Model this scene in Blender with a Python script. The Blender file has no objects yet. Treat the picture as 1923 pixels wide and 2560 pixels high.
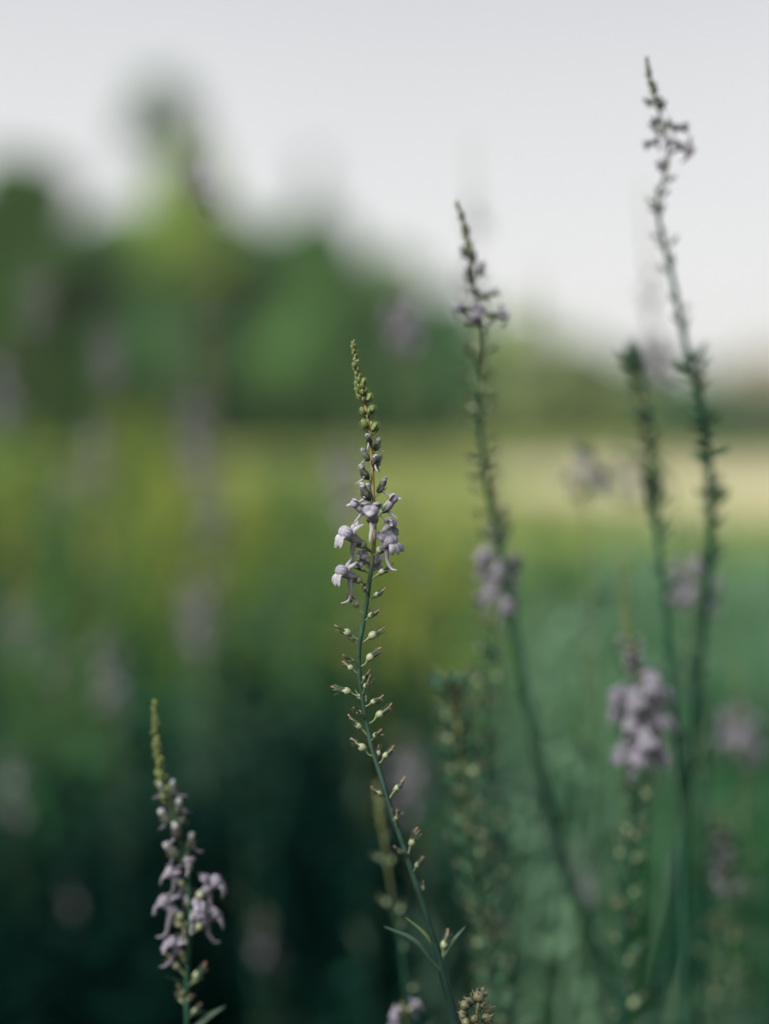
import bpy, math, random
import numpy as np
from mathutils import Vector, Matrix, noise

random.seed(7)
rng = np.random.default_rng(7)
scene = bpy.context.scene
coll = scene.collection
PI = math.pi

# ------------------------------------------------------------------ camera
CAM_H = 0.80
PITCH = math.radians(3.38)
Z0 = 0.444                       # focus distance (m)
K = 36.0 / 50.0                  # frame height / distance
cam_d = bpy.data.cameras.new('camera')
cam = bpy.data.objects.new('camera', cam_d)
coll.objects.link(cam)
cam.location = (0, 0, CAM_H)
cam.rotation_euler = (PI / 2 - PITCH, 0, 0)
cam_d.sensor_fit = 'VERTICAL'
cam_d.sensor_height = 36
cam_d.sensor_width = 27
cam_d.lens = 50
cam_d.clip_start = 0.01
cam_d.clip_end = 2000
cam_d.dof.use_dof = True
cam_d.dof.focus_distance = Z0
cam_d.dof.aperture_fstop = 2.0
cam_d.dof.aperture_blades = 0
scene.camera = cam

# ------------------------------------------------------------------ world, sun, exposure
SUN_EL, SUN_AZ = math.radians(42), math.radians(-134)      # from the left and a little behind the camera
world = bpy.data.worlds.new('World')
scene.world = world
world.use_nodes = True
wn, wl = world.node_tree.nodes, world.node_tree.links
wn.clear()
w_out = wn.new('ShaderNodeOutputWorld')
w_bg = wn.new('ShaderNodeBackground')
w_bg.inputs['Strength'].default_value = 0.0535
w_sky = wn.new('ShaderNodeTexSky')
w_sky.sky_type = 'NISHITA'
w_sky.sun_disc = False
w_sky.sun_elevation = SUN_EL
w_sky.sun_rotation = SUN_AZ
w_sky.air_density = 1.0
w_sky.dust_density = 4.0
w_tc = wn.new('ShaderNodeTexCoord')
w_sep = wn.new('ShaderNodeSeparateXYZ')
w_ramp = wn.new('ShaderNodeValToRGB')                      # the overcast layer
cr = w_ramp.color_ramp
cr.elements[0].position = 0.0
cr.elements[0].color = (0.83, 0.80, 0.76, 1)
cr.elements[1].position = 1.0
cr.elements[1].color = (0.66, 0.74, 0.80, 1)
for p_, c_ in ((0.06, (0.86, 0.85, 0.835)), (0.13, (0.83, 0.825, 0.825)), (0.22, (0.76, 0.76, 0.765)), (0.31, (0.66, 0.67, 0.69)), (0.5, (0.64, 0.69, 0.73))):
    e = cr.elements.new(p_)
    e.color = (*c_, 1)
w_scale = wn.new('ShaderNodeVectorMath')
w_scale.operation = 'SCALE'
w_scale.inputs['Scale'].default_value = 10.0
w_noise = wn.new('ShaderNodeTexNoise')
w_noise.inputs['Scale'].default_value = 2.2
w_noise.inputs['Detail'].default_value = 2
w_nm = wn.new('ShaderNodeMapRange')
w_nm.inputs['To Min'].default_value = 9.6
w_nm.inputs['To Max'].default_value = 10.7
w_mix = wn.new('ShaderNodeMix')
w_mix.data_type = 'RGBA'
w_mix.inputs['Factor'].default_value = 0.9
wl.new(w_tc.outputs['Generated'], w_sep.inputs[0])
wl.new(w_sep.outputs['Z'], w_ramp.inputs['Fac'])
wl.new(w_ramp.outputs['Color'], w_scale.inputs[0])
wl.new(w_tc.outputs['Generated'], w_noise.inputs['Vector'])
wl.new(w_noise.outputs['Fac'], w_nm.inputs['Value'])
wl.new(w_nm.outputs['Result'], w_scale.inputs['Scale'])
wl.new(w_sky.outputs['Color'], w_mix.inputs['A'])
wl.new(w_scale.outputs['Vector'], w_mix.inputs['B'])
wl.new(w_mix.outputs['Result'], w_bg.inputs['Color'])
wl.new(w_bg.outputs['Background'], w_out.inputs['Surface'])

sun_d = bpy.data.lights.new('sun', 'SUN')
sun_d.energy = 3.5
sun_d.angle = math.radians(24)
sun_d.color = (1.0, 0.96, 0.88)
sun = bpy.data.objects.new('sun', sun_d)
coll.objects.link(sun)
sdir = Vector((math.cos(SUN_EL) * math.sin(SUN_AZ), math.cos(SUN_EL) * math.cos(SUN_AZ), math.sin(SUN_EL)))
sun.rotation_euler = sdir.to_track_quat('Z', 'Y').to_euler()
sun.location = sdir * 30

vs = scene.view_settings
scene.display_settings.display_device = 'sRGB'
vs.view_transform = 'Standard'
vs.look = 'None'
vs.exposure = 1.0
vs.gamma = 1.0
vs.use_curve_mapping = False
scene.render.engine = 'CYCLES'
cy = scene.cycles
cy.use_denoising = True
cy.max_bounces = 7
cy.diffuse_bounces = 4
cy.transmission_bounces = 4
cy.caustics_reflective = False
cy.caustics_refractive = False

# ------------------------------------------------------------------ pixel -> place
CR, SR = math.cos(PITCH), math.sin(PITCH)
def P(px, py, z):
    """source-photo pixel (1923 x 2560) at depth z along the lens axis -> world point"""
    x = (px - 961.5) / 2560 * K * z
    y = -(py - 1280) / 2560 * K * z
    return Vector((x, z * CR + y * SR, CAM_H - z * SR + y * CR))
S = 1923 / 1662
def D(x, y): return (x * S, y * S)
def c1(x, y): return (780 + x / 5.53, 830 + y / 5.53)
def c2(x, y): return (780 + x / 5.53, 1180 + y / 5.53)
def c3(x, y): return (780 + x / 5.53, 1540 + y / 5.53)
def c4(x, y): return (880 + x / 3.3525, 1900 + y / 3.3525)
def c5(x, y): return (300 + x / 2.634, 1720 + y / 2.634)

# ------------------------------------------------------------------ materials
def _mat(name):
    m = bpy.data.materials.new(name)
    m.use_nodes = True
    m.node_tree.nodes.clear()
    return m, m.node_tree.nodes, m.node_tree.links

def plant_mat(name, a, b, rough=0.55, transl=0.25, scale=400.0, vein=None, vein_n=10.0, vein_w=0.5, attr=False, spec=0.35, tip=None, bump=0.0, per_obj=0.0):
    """leafy surface: colour wanders between a and b, optional veins running along (from the UV), optional tip colour, some light passing through"""
    m, n, l = _mat(name)
    out = n.new('ShaderNodeOutputMaterial')
    bs = n.new('ShaderNodeBsdfPrincipled')
    bs.inputs['Roughness'].default_value = rough
    bs.inputs['Specular IOR Level'].default_value = spec
    tr = n.new('ShaderNodeBsdfTranslucent')
    mx = n.new('ShaderNodeMixShader')
    mx.inputs['Fac'].default_value = transl
    geo = n.new('ShaderNodeTexCoord')
    nz = n.new('ShaderNodeTexNoise')
    nz.inputs['Scale'].default_value = scale
    nz.inputs['Detail'].default_value = 3
    l.new(geo.outputs['Object'], nz.inputs['Vector'])
    col = n.new('ShaderNodeMix')
    col.data_type = 'RGBA'
    ramp = n.new('ShaderNodeMapRange')
    ramp.inputs['From Min'].default_value = 0.3
    ramp.inputs['From Max'].default_value = 0.7
    l.new(nz.outputs['Fac'], ramp.inputs['Value'])
    fac = ramp.outputs['Result']
    if per_obj:
        oi = n.new('ShaderNodeObjectInfo')
        ad = n.new('ShaderNodeMath'); ad.operation = 'MULTIPLY_ADD'
        ad.inputs[1].default_value = per_obj
        l.new(oi.outputs['Random'], ad.inputs[0])
        l.new(fac, ad.inputs[2])
        sb = n.new('ShaderNodeMath'); sb.operation = 'SUBTRACT'; sb.use_clamp = True
        sb.inputs[1].default_value = per_obj / 2
        l.new(ad.outputs[0], sb.inputs[0])
        fac = sb.outputs[0]
    l.new(fac, col.inputs['Factor'])
    if attr:
        at = n.new('ShaderNodeAttribute'); at.attribute_name = 'tint'
        dk = n.new('ShaderNodeVectorMath'); dk.operation = 'MULTIPLY'
        dk.inputs[1].default_value = (0.75, 0.8, 0.8)
        l.new(at.outputs['Color'], dk.inputs[0])
        l.new(dk.outputs[0], col.inputs['A'])
        l.new(at.outputs['Color'], col.inputs['B'])
    else:
        col.inputs['A'].default_value = (*a, 1)
        col.inputs['B'].default_value = (*b, 1)
    cur = col.outputs['Result']
    if vein or tip:
        uv = n.new('ShaderNodeUVMap'); uv.uv_map = 'UVMap'
        sp = n.new('ShaderNodeSeparateXYZ')
        l.new(uv.outputs['UV'], sp.inputs[0])
    if vein:
        mu = n.new('ShaderNodeMath'); mu.operation = 'MULTIPLY'; mu.inputs[1].default_value = 2 * PI * vein_n
        sn = n.new('ShaderNodeMath'); sn.operation = 'SINE'
        mr = n.new('ShaderNodeMapRange')
        mr.inputs['From Min'].default_value = 1.0 - vein_w * 2
        mr.inputs['From Max'].default_value = 1.0
        mr.inputs['To Max'].default_value = 0.85
        l.new(sp.outputs['X'], mu.inputs[0]); l.new(mu.outputs[0], sn.inputs[0]); l.new(sn.outputs[0], mr.inputs['Value'])
        vm = n.new('ShaderNodeMix'); vm.data_type = 'RGBA'
        vm.inputs['B'].default_value = (*vein, 1)
        l.new(mr.outputs['Result'], vm.inputs['Factor']); l.new(cur, vm.inputs['A'])
        cur = vm.outputs['Result']
    if tip:
        mr = n.new('ShaderNodeMapRange')
        mr.inputs['From Min'].default_value = 0.55
        mr.inputs['From Max'].default_value = 0.95
        l.new(sp.outputs['Y'], mr.inputs['Value'])
        vm = n.new('ShaderNodeMix'); vm.data_type = 'RGBA'
        vm.inputs['B'].default_value = (*tip, 1)
        l.new(mr.outputs['Result'], vm.inputs['Factor']); l.new(cur, vm.inputs['A'])
        cur = vm.outputs['Result']
    if bump:
        bp = n.new('ShaderNodeBump')
        bp.inputs['Strength'].default_value = bump
        bp.inputs['Distance'].default_value = 0.0002
        l.new(nz.outputs['Fac'], bp.inputs['Height'])
        l.new(bp.outputs['Normal'], bs.inputs['Normal'])
    l.new(cur, bs.inputs['Base Color'])
    l.new(cur, tr.inputs['Color'])
    l.new(bs.outputs[0], mx.inputs[1]); l.new(tr.outputs[0], mx.inputs[2])
    l.new(mx.outputs[0], out.inputs['Surface'])
    return m

M = {}
M['petal'] = plant_mat('lilac_petal', (0.44, 0.43, 0.47), (0.66, 0.65, 0.68), 0.65, 0.5, 700, vein=(0.26, 0.24, 0.32), vein_n=7, vein_w=0.35, spec=0.12, bump=0.5, per_obj=0.5)
M['palate'] = plant_mat('downy_palate', (0.26, 0.24, 0.31), (0.52, 0.50, 0.56), 0.85, 0.3, 1800, vein=(0.14, 0.12, 0.19), vein_n=11, vein_w=0.5, spec=0.08, bump=0.9, per_obj=0.5)
M['tube'] = plant_mat('veined_corolla_tube', (0.340, 0.326, 0.355), (0.444, 0.429, 0.444), 0.6, 0.3, 700, vein=(0.074, 0.081, 0.111), vein_n=14, vein_w=0.45, spec=0.15)
M['spur'] = plant_mat('pale_spur', (0.385, 0.370, 0.414), (0.488, 0.474, 0.503), 0.55, 0.35, 500, vein=(0.237, 0.207, 0.311), vein_n=5, vein_w=0.3, spec=0.2)
M['mauve_petal'] = plant_mat('mauve_petal', (0.22, 0.205, 0.25), (0.38, 0.36, 0.42), 0.7, 0.35, 700, vein=(0.15, 0.13, 0.18), vein_n=6, vein_w=0.4, spec=0.12, per_obj=0.6)
M['budlip'] = plant_mat('grey_downy_bud_lip', (0.11, 0.13, 0.14), (0.36, 0.37, 0.37), 0.85, 0.12, 1800, spec=0.1, bump=0.9, per_obj=0.4)
M['budbody'] = plant_mat('dark_veined_bud', (0.055, 0.065, 0.055), (0.12, 0.105, 0.10), 0.6, 0.12, 800, vein=(0.02, 0.04, 0.03), vein_n=12, vein_w=0.5, spec=0.25)
M['sepal'] = plant_mat('green_sepal', (0.019, 0.046, 0.028), (0.056, 0.096, 0.050), 0.5, 0.15, 700, tip=(0.149, 0.112, 0.074), spec=0.4, per_obj=0.4)
M['greenbud'] = plant_mat('yellow_green_bud', (0.105, 0.158, 0.045), (0.240, 0.277, 0.105), 0.55, 0.25, 900, spec=0.3, bump=0.4, per_obj=0.5)
M['capsule'] = plant_mat('pale_green_capsule', (0.185, 0.224, 0.119), (0.290, 0.317, 0.198), 0.5, 0.18, 700, spec=0.4, bump=0.3, per_obj=0.4)
M['pedicel'] = plant_mat('pedicel_green', (0.099, 0.139, 0.053), (0.178, 0.224, 0.112), 0.5, 0.15, 500, spec=0.35, per_obj=0.3)
M['style'] = plant_mat('withered_style', (0.277, 0.218, 0.178), (0.396, 0.330, 0.277), 0.7, 0.2, 900, tip=(0.290, 0.178, 0.112), spec=0.2, per_obj=0.4)
M['leaf'] = plant_mat('glaucous_leaf', (0.025, 0.058, 0.036), (0.041, 0.083, 0.050), 0.5, 0.22, 250, vein=(0.055, 0.094, 0.066), vein_n=1, vein_w=0.06, spec=0.4, per_obj=0.5)
M['sprout'] = plant_mat('fresh_sprout_leaf', (0.084, 0.140, 0.028), (0.140, 0.196, 0.049), 0.5, 0.25, 300, spec=0.4)
M['tan_cap'] = plant_mat('ripening_capsule', (0.07, 0.08, 0.04), (0.16, 0.145, 0.085), 0.45, 0.08, 900, spec=0.4, bump=0.4, per_obj=0.6)
M['meadow'] = plant_mat('meadow_herbs', (0, 0, 0), (0, 0, 0), 0.6, 0.3, 60, attr=True, spec=0.04)
M['foliage'] = plant_mat('tree_foliage', (0, 0, 0), (0, 0, 0), 0.6, 0.42, 1.5, attr=True, spec=0.05)

def stem_mat():
    """young stem olive brown at the top, glaucous green lower down (UV v runs from tip to base)"""
    m, n, l = _mat('toadflax_stem')
    out = n.new('ShaderNodeOutputMaterial'); bs = n.new('ShaderNodeBsdfPrincipled')
    bs.inputs['Roughness'].default_value = 0.6
    bs.inputs['Specular IOR Level'].default_value = 0.25
    at = n.new('ShaderNodeAttribute'); at.attribute_name = 'tint'
    tc = n.new('ShaderNodeTexCoord'); nz = n.new('ShaderNodeTexNoise'); nz.inputs['Scale'].default_value = 300
    nz.inputs['Detail'].default_value = 4
    l.new(tc.outputs['Object'], nz.inputs['Vector'])
    hs = n.new('ShaderNodeHueSaturation')
    mr = n.new('ShaderNodeMapRange'); mr.inputs['From Min'].default_value = 0.3; mr.inputs['From Max'].default_value = 0.7
    mr.inputs['To Min'].default_value = 0.6; mr.inputs['To Max'].default_value = 1.45
    l.new(nz.outputs['Fac'], mr.inputs['Value']); l.new(mr.outputs['Result'], hs.inputs['Value'])
    l.new(at.outputs['Color'], hs.inputs['Color']); l.new(hs.outputs['Color'], bs.inputs['Base Color'])
    l.new(bs.outputs[0], out.inputs['Surface'])
    return m
M['stem'] = stem_mat()

def ground_mat(name, a, b, c, scale):
    m, n, l = _mat(name)
    out = n.new('ShaderNodeOutputMaterial'); bs = n.new('ShaderNodeBsdfPrincipled')
    bs.inputs['Roughness'].default_value = 0.9
    bs.inputs['Specular IOR Level'].default_value = 0.1
    tc = n.new('ShaderNodeTexCoord')
    nz = n.new('ShaderNodeTexNoise'); nz.inputs['Scale'].default_value = scale; nz.inputs['Detail'].default_value = 8
    l.new(tc.outputs['Object'], nz.inputs['Vector'])
    rp = n.new('ShaderNodeValToRGB')
    rp.color_ramp.elements[0].position = 0.3; rp.color_ramp.elements[0].color = (*a, 1)
    rp.color_ramp.elements[1].position = 0.7; rp.color_ramp.elements[1].color = (*c, 1)
    e = rp.color_ramp.elements.new(0.5); e.color = (*b, 1)
    l.new(nz.outputs['Fac'], rp.inputs['Fac']); l.new(rp.outputs['Color'], bs.inputs['Base Color'])
    bp = n.new('ShaderNodeBump'); bp.inputs['Strength'].default_value = 0.6; bp.inputs['Distance'].default_value = 0.05
    l.new(nz.outputs['Fac'], bp.inputs['Height']); l.new(bp.outputs['Normal'], bs.inputs['Normal'])
    l.new(bs.outputs[0], out.inputs['Surface'])
    return m
M['soil'] = ground_mat('meadow_soil', (0.006, 0.010, 0.007), (0.011, 0.018, 0.011), (0.02, 0.026, 0.014), 6)
M['pasture'] = ground_mat('pasture_turf', (0.115, 0.144, 0.043), (0.158, 0.187, 0.058), (0.202, 0.209, 0.079), 0.35)
M['hay'] = ground_mat('mown_hay', (0.288, 0.266, 0.151), (0.374, 0.338, 0.216), (0.432, 0.389, 0.266), 0.3)
M['bark'] = ground_mat('tree_bark', (0.05, 0.04, 0.03), (0.09, 0.075, 0.055), (0.14, 0.12, 0.09), 12)

# ------------------------------------------------------------------ mesh helpers
def catmull(pts, n):
    pts = [Vector(p) for p in pts]
    if len(pts) == 2:
        return [pts[0].lerp(pts[1], i / n) for i in range(n + 1)]
    ext = [pts[0] * 2 - pts[1]] + pts + [pts[-1] * 2 - pts[-2]]
    out = []
    segs = len(pts) - 1
    for k in range(n + 1):
        f = k / n * segs
        i = min(int(f), segs - 1)
        t = f - i
        p0, p1, p2, p3 = ext[i], ext[i + 1], ext[i + 2], ext[i + 3]
        out.append(0.5 * ((2 * p1) + (p2 - p0) * t + (2 * p0 - 5 * p1 + 4 * p2 - p3) * t * t + (3 * p1 - p0 - 3 * p2 + p3) * t ** 3))
    return out

def lerp_list(vals, f):
    if not isinstance(vals, (list, tuple)):
        return vals
    x = f * (len(vals) - 1)
    i = min(int(x), len(vals) - 2)
    return vals[i] + (vals[i + 1] - vals[i]) * (x - i)

class MB:
    def __init__(s):
        s.v, s.f, s.m, s.uv, s.mats, s.col = [], [], [], [], [], []
    def mi(s, mat):
        if mat not in s.mats: s.mats.append(mat)
        return s.mats.index(mat)
    def sweep(s, pts, wa, wb, mat, side=(0, 1, 0), n=None, sides=8, cup=0.0, colf=None, unit=0.001, wob=0.0):
        """elliptic sweep along a curve; wa = half width along `side`, wb = half thickness; cup bends the cross-section like a petal"""
        n = n or 2 * (len(pts) + 1)
        c = catmull(pts, n)
        mi = s.mi(mat)
        base = len(s.v)
        side = Vector(side)
        for i, p in enumerate(c):
            t = (c[min(i + 1, n)] - c[max(i - 1, 0)]).normalized()
            sd = side - t * side.dot(t)
            if sd.length < 1e-4: sd = t.orthogonal()
            sd.normalize()
            nn = t.cross(sd)
            f = i / n
            a, b = lerp_list(wa, f), lerp_list(wb, f)
            for k in range(sides):
                an = 2 * PI * k / sides
                ca, sa = math.cos(an), math.sin(an)
                q = p + sd * (a * ca) + nn * (b * sa) + nn * (cup * a * ca * ca)
                if wob: q = q + noise.noise_vector(q * 1.3 + Vector((3, base, 7))) * wob
                s.v.append(q * unit)
                s.col.append(colf(f) if colf else (1, 1, 1))
        for i in range(n):
            for k in range(sides):
                k2 = (k + 1) % sides
                s.f.append((base + i * sides + k, base + i * sides + k2, base + (i + 1) * sides + k2, base + (i + 1) * sides + k))
                s.m.append(mi)
                u0, u1 = k / sides, (k + 1) / sides
                s.uv.append(((u0, i / n), (u1, i / n), (u1, (i + 1) / n), (u0, (i + 1) / n)))
        for i, rev in ((0, True), (n, False)):
            idx = [base + i * sides + k for k in range(sides)]
            if rev: idx.reverse()
            s.f.append(tuple(idx)); s.m.append(mi)
            s.uv.append(tuple((0.5, i / n) for _ in idx))
    def ball(s, c, r, mat, ax=(1, 0, 0), up=(0, 0, 1), nu=12, nv=8, unit=0.001, groove=0.0, squash=None):
        """ellipsoid, radii r = (along ax, across, up); groove pinches it along the middle like two cheeks"""
        ax = Vector(ax).normalized(); up = Vector(up); up = (up - ax * up.dot(ax)).normalized(); sd = up.cross(ax)
        mi = s.mi(mat); base = len(s.v); c = Vector(c)
        for i in range(nv + 1):
            th = PI * i / nv
            for k in range(nu):
                ph = 2 * PI * k / nu
                x, y, z = -math.cos(th), math.sin(th) * math.cos(ph), math.sin(th) * math.sin(ph)
                g = 1 - groove * math.exp(-(y * 4) ** 2) * max(0, 1 - 0)
                s.v.append((c + ax * (x * r[0] * g) + sd * (y * r[1]) + up * (z * r[2] * g)) * unit)
                s.col.append((1, 1, 1))
        for i in range(nv):
            for k in range(nu):
                k2 = (k + 1) % nu
                s.f.append((base + i * nu + k, base + i * nu + k2, base + (i + 1) * nu + k2, base + (i + 1) * nu + k))
                s.m.append(mi)
                s.uv.append(((k / nu, i / nv), ((k + 1) / nu, i / nv), ((k + 1) / nu, (i + 1) / nv), (k / nu, (i + 1) / nv)))
    def mesh(s, name, tint=False):
        me = bpy.data.meshes.new(name)
        me.from_pydata([tuple(v) for v in s.v], [], s.f)
        for mt in s.mats: me.materials.append(mt)
        me.polygons.foreach_set('material_index', s.m)
        me.polygons.foreach_set('use_smooth', [True] * len(s.f))
        ul = me.uv_layers.new(name='UVMap')
        flat = [c for face in s.uv for uvp in face for c in uvp]
        ul.data.foreach_set('uv', flat)
        if tint:
            ca = me.color_attributes.new('tint', 'FLOAT_COLOR', 'POINT')
            ca.data.foreach_set('color', [x for c in s.col for x in (*c, 1.0)])
        me.update()
        return me

def link(name, data, parent=None, mat=None):
    o = bpy.data.objects.new(name, data)
    coll.objects.link(o)
    if parent is not None: o.parent = parent
    if mat is not None: o.matrix_local = mat
    return o

def thing(name, label, cat, loc, group=None):
    o = bpy.data.objects.new(name, None)
    o.empty_display_size = 0.02
    coll.objects.link(o)
    o.location = loc
    o['label'] = label
    o['category'] = cat
    if group: o['group'] = group
    return o

# ------------------------------------------------------------------ toadflax organs (unit: mm, x = outward from stem, z = up)
def sepals(mb, x, r, length, w, spread, rnd, mat, n=5):
    for k in range(n):
        a = 2 * PI * k / n + rnd.uniform(-.15, .15)
        ca, sa = math.cos(a), math.sin(a)
        L = length * rnd.uniform(.85, 1.12); sp = spread * rnd.uniform(.6, 1.4)
        pts = [(x, ca * r * .5, sa * r * .5), (x + L * .35, ca * r * 1.05, sa * r * 1.05), (x + L, ca * (r + sp), sa * (r + sp))]
        mb.sweep(pts, [w * .7, w, w * .7, .05], [.18, .16, .1, .04], mat, side=(0, -sa, ca), sides=6, n=5)

def make_flower(seed, openness=1.0):
    r = random.Random(seed)
    j = lambda s: r.uniform(-s, s)
    out = {}
    mb = MB()      # corolla tube + palate
    mb.sweep([(3.9, 0, .25), (5.2, 0, .3), (6.8, 0, .4), (8.0, 0, .5)], [.8, 1.2, 1.45, 1.6], [.75, 1.1, 1.3, 1.3], M['tube'], n=8, sides=14)
    mb.ball((8.6, .72, .55), (1.5, 1.35, 1.6), M['palate'], nu=16, nv=12)
    mb.ball((8.6, -.72, .55), (1.5, 1.35, 1.6), M['palate'], nu=16, nv=12)
    out['flower'] = mb.mesh('flower')
    mb = MB()      # two erect lobes
    for sgn in (1, -1):
        sp = 1.5 + j(.3)
        mb.sweep([(7.2, sgn * .6, 1.3), (7.7, sgn * 1.05, 2.4 + j(.2)), (7.2 + j(.3), sgn * sp, 3.6 + j(.3)), (6.4 + j(.4), sgn * (sp + .55), 4.5 + j(.3))],
                 [.9, 1.35, 1.45, 1.15, .25], [.24, .14, .1, .08, .05], M['petal'], side=(.35, 1, -.2 * sgn), sides=12, n=10, cup=.4, wob=.15)
    out['upper_lip'] = mb.mesh('upper_lip')
    mb = MB()      # three hanging lobes
    for sgn in (-1, 0, 1):
        L = 2.1 + j(.4)
        mb.sweep([(8.9, sgn * .9, -.2), (9.5, sgn * 1.3, -1.4), (9.1 + j(.3), sgn * 1.9, -1.6 - L * .5), (8.2 + j(.6), sgn * (2.5 + j(.4)), -1.5 - L)],
                 [.7, 1.2, 1.4, 1.2, .45], [.3, .16, .1, .08, .05], M['petal'], side=(0, 1, .15 * sgn), sides=12, n=10, cup=-.35, wob=.18)
    out['lower_lip'] = mb.mesh('lower_lip')
    mb = MB()
    b = j(.4)
    mb.sweep([(5.4, 0, -.3), (5.0, b * .2, -1.7), (4.2 + j(.3), b * .4, -3.2), (3.6 + j(.3), b * .7, -4.8), (3.7 + j(.4), b, -6.2), (4.7 + j(.6), b * 1.3, -7.2)],
             [.95, .66, .5, .42, .34, .16], [.95, .66, .5, .42, .34, .16], M['spur'], sides=8, n=15)
    out['spur'] = mb.mesh('spur')
    mb = MB()
    mb.ball((3.5, 0, .15), (1.25, 1.12, 1.12), M['capsule'], nu=12, nv=8)
    sepals(mb, 3.5, .95, 2.4, .55, .35, r, M['sepal'])
    out['calyx'] = mb.mesh('calyx')
    mb = MB()
    mb.sweep([(0, 0, 0), (1.4, 0, -.15), (2.6, 0, 0), (3.3, 0, .1)], [.34, .24, .3, .7], [.34, .24, .3, .7], M['pedicel'], sides=7, n=8)
    mb.sweep([(.1, 0, -.2), (1.2, .1, -.55), (2.6, .15, -.75)], [.25, .35, .05], [.1, .1, .04], M['sepal'], sides=6, n=4)
    out['pedicel'] = mb.mesh('pedicel')
    return out

def make_bud(seed):
    """grown bud: striped body held in the sepals, pale folded lip on top, short pale spur"""
    r = random.Random(seed); j = lambda s: r.uniform(-s, s)
    out = {}
    mb = MB()
    mb.sweep([(2.3, 0, 0), (3.3, 0, .1), (4.6, 0, .2), (5.8, 0, .35), (6.5, 0, .4)], [.45, .95, 1.1, .95, .6], [.45, .9, 1.05, .95, .6], M['budbody'], n=8, sides=12)
    out['bud'] = mb.mesh('bud')
    mb = MB()
    mb.ball((6.35, .45, .55), (.75, .72, .7), M['budlip'], nu=12, nv=8)
    mb.ball((6.35, -.45, .55), (.75, .72, .7), M['budlip'], nu=12, nv=8)
    mb.sweep([(5.6, 0, 1.15), (6.5, 0, 1.25), (7.2, j(.1), .8), (7.3, j(.2), .1)], [.8, 1.15, 1.0, .4], [.2, .3, .3, .15], M['budlip'], n=7, sides=9, cup=-.2)
    out['bud_lip'] = mb.mesh('bud_lip')
    mb = MB()
    mb.sweep([(3.6, 0, -.5), (3.3, 0, -1.6), (3.2 + j(.4), j(.3), -2.9), (3.8 + j(.4), j(.4), -4.2)], [.55, .36, .24, .1], [.55, .36, .24, .1], M['spur'], n=7, sides=7)
    out['spur'] = mb.mesh('spur')
    mb = MB()
    for k in range(5):
        a = 2 * PI * k / 5 + j(.15); ca, sa = math.cos(a), math.sin(a)
        L = r.uniform(2.6, 3.6); e = r.uniform(-.1, .7)
        mb.sweep([(2.1, ca * .35, sa * .35), (3.2, ca * 1.12, sa * 1.12), (2.2 + L * .7, ca * 1.3, sa * 1.3), (2.2 + L, ca * (1.15 + e), sa * (1.15 + e))], [.35, .52, .42, .05], [.16, .14, .1, .04], M['sepal'], side=(0, -sa, ca), sides=6, n=7)
    out['calyx'] = mb.mesh('calyx')
    mb = MB()
    mb.sweep([(0, 0, 0), (1.0, 0, -.12), (1.8, 0, -.05), (2.4, 0, 0)], [.25, .19, .22, .5], [.25, .19, .22, .5], M['pedicel'], n=6, sides=7)
    mb.sweep([(0, 0, -.2), (1.0, .2, -.6), (2.2, .3, -.9)], [.22, .32, .05], [.1, .08, .04], M['sepal'], n=4, sides=6)
    out['pedicel'] = mb.mesh('pedicel')
    return out

def make_opening(seed):
    """flower just opening: pale tube with woolly folded lips"""
    r = random.Random(seed); j = lambda s: r.uniform(-s, s)
    out = {}
    mb = MB()
    mb.sweep([(2.9, 0, 0), (4.2, 0, .1), (5.8, 0, .15), (7.2, 0, .3)], [.5, 1.05, 1.3, 1.0], [.5, 1.0, 1.2, .95], M['tube'], n=7, sides=12)
    out['bud'] = mb.mesh('bud')
    mb = MB()
    mb.ball((7.7, .6, .35), (1.2, 1.0, 1.15), M['palate'], nu=14, nv=10)
    mb.ball((7.7, -.6, .35), (1.2, 1.0, 1.15), M['palate'], nu=14, nv=10)
    for sgn in (1, -1):
        mb.sweep([(6.6, sgn * .6, 1.0), (7.4, sgn * 1.0, 1.7), (8.4 + j(.2), sgn * 1.1, 1.75), (9.0, sgn * .8, 1.1)], [.7, 1.1, .9, .2], [.3, .2, .16, .08], M['palate'], n=8, cup=-.3, wob=.2)
    mb.sweep([(8.3, 0, -.2), (9.1, 0, -.7), (9.3, j(.3), -1.5)], [.8, 1.0, .3], [.4, .2, .1], M['petal'], n=6, cup=-.3)
    out['bud_lip'] = mb.mesh('bud_lip')
    mb = MB()
    mb.sweep([(4.4, 0, -.6), (4.2, 0, -2.0), (4.3 + j(.4), j(.3), -3.6), (4.9 + j(.5), j(.5), -5.0)], [.7, .45, .3, .12], [.7, .45, .3, .12], M['spur'], n=8, sides=7)
    out['spur'] = mb.mesh('spur')
    mb = MB()
    mb.ball((3.1, 0, .05), (.8, .75, .75), M['capsule'], nu=10, nv=7)
    sepals(mb, 2.9, .95, 3.2, .55, .25, r, M['sepal'])
    out['calyx'] = mb.mesh('calyx')
    mb = MB()
    mb.sweep([(0, 0, 0), (1.4, 0, -.1), (2.4, 0, .05), (2.9, 0, .1)], [.28, .22, .3, .6], [.28, .22, .3, .6], M['pedicel'], n=6, sides=7)
    out['pedicel'] = mb.mesh('pedicel')
    return out

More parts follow.
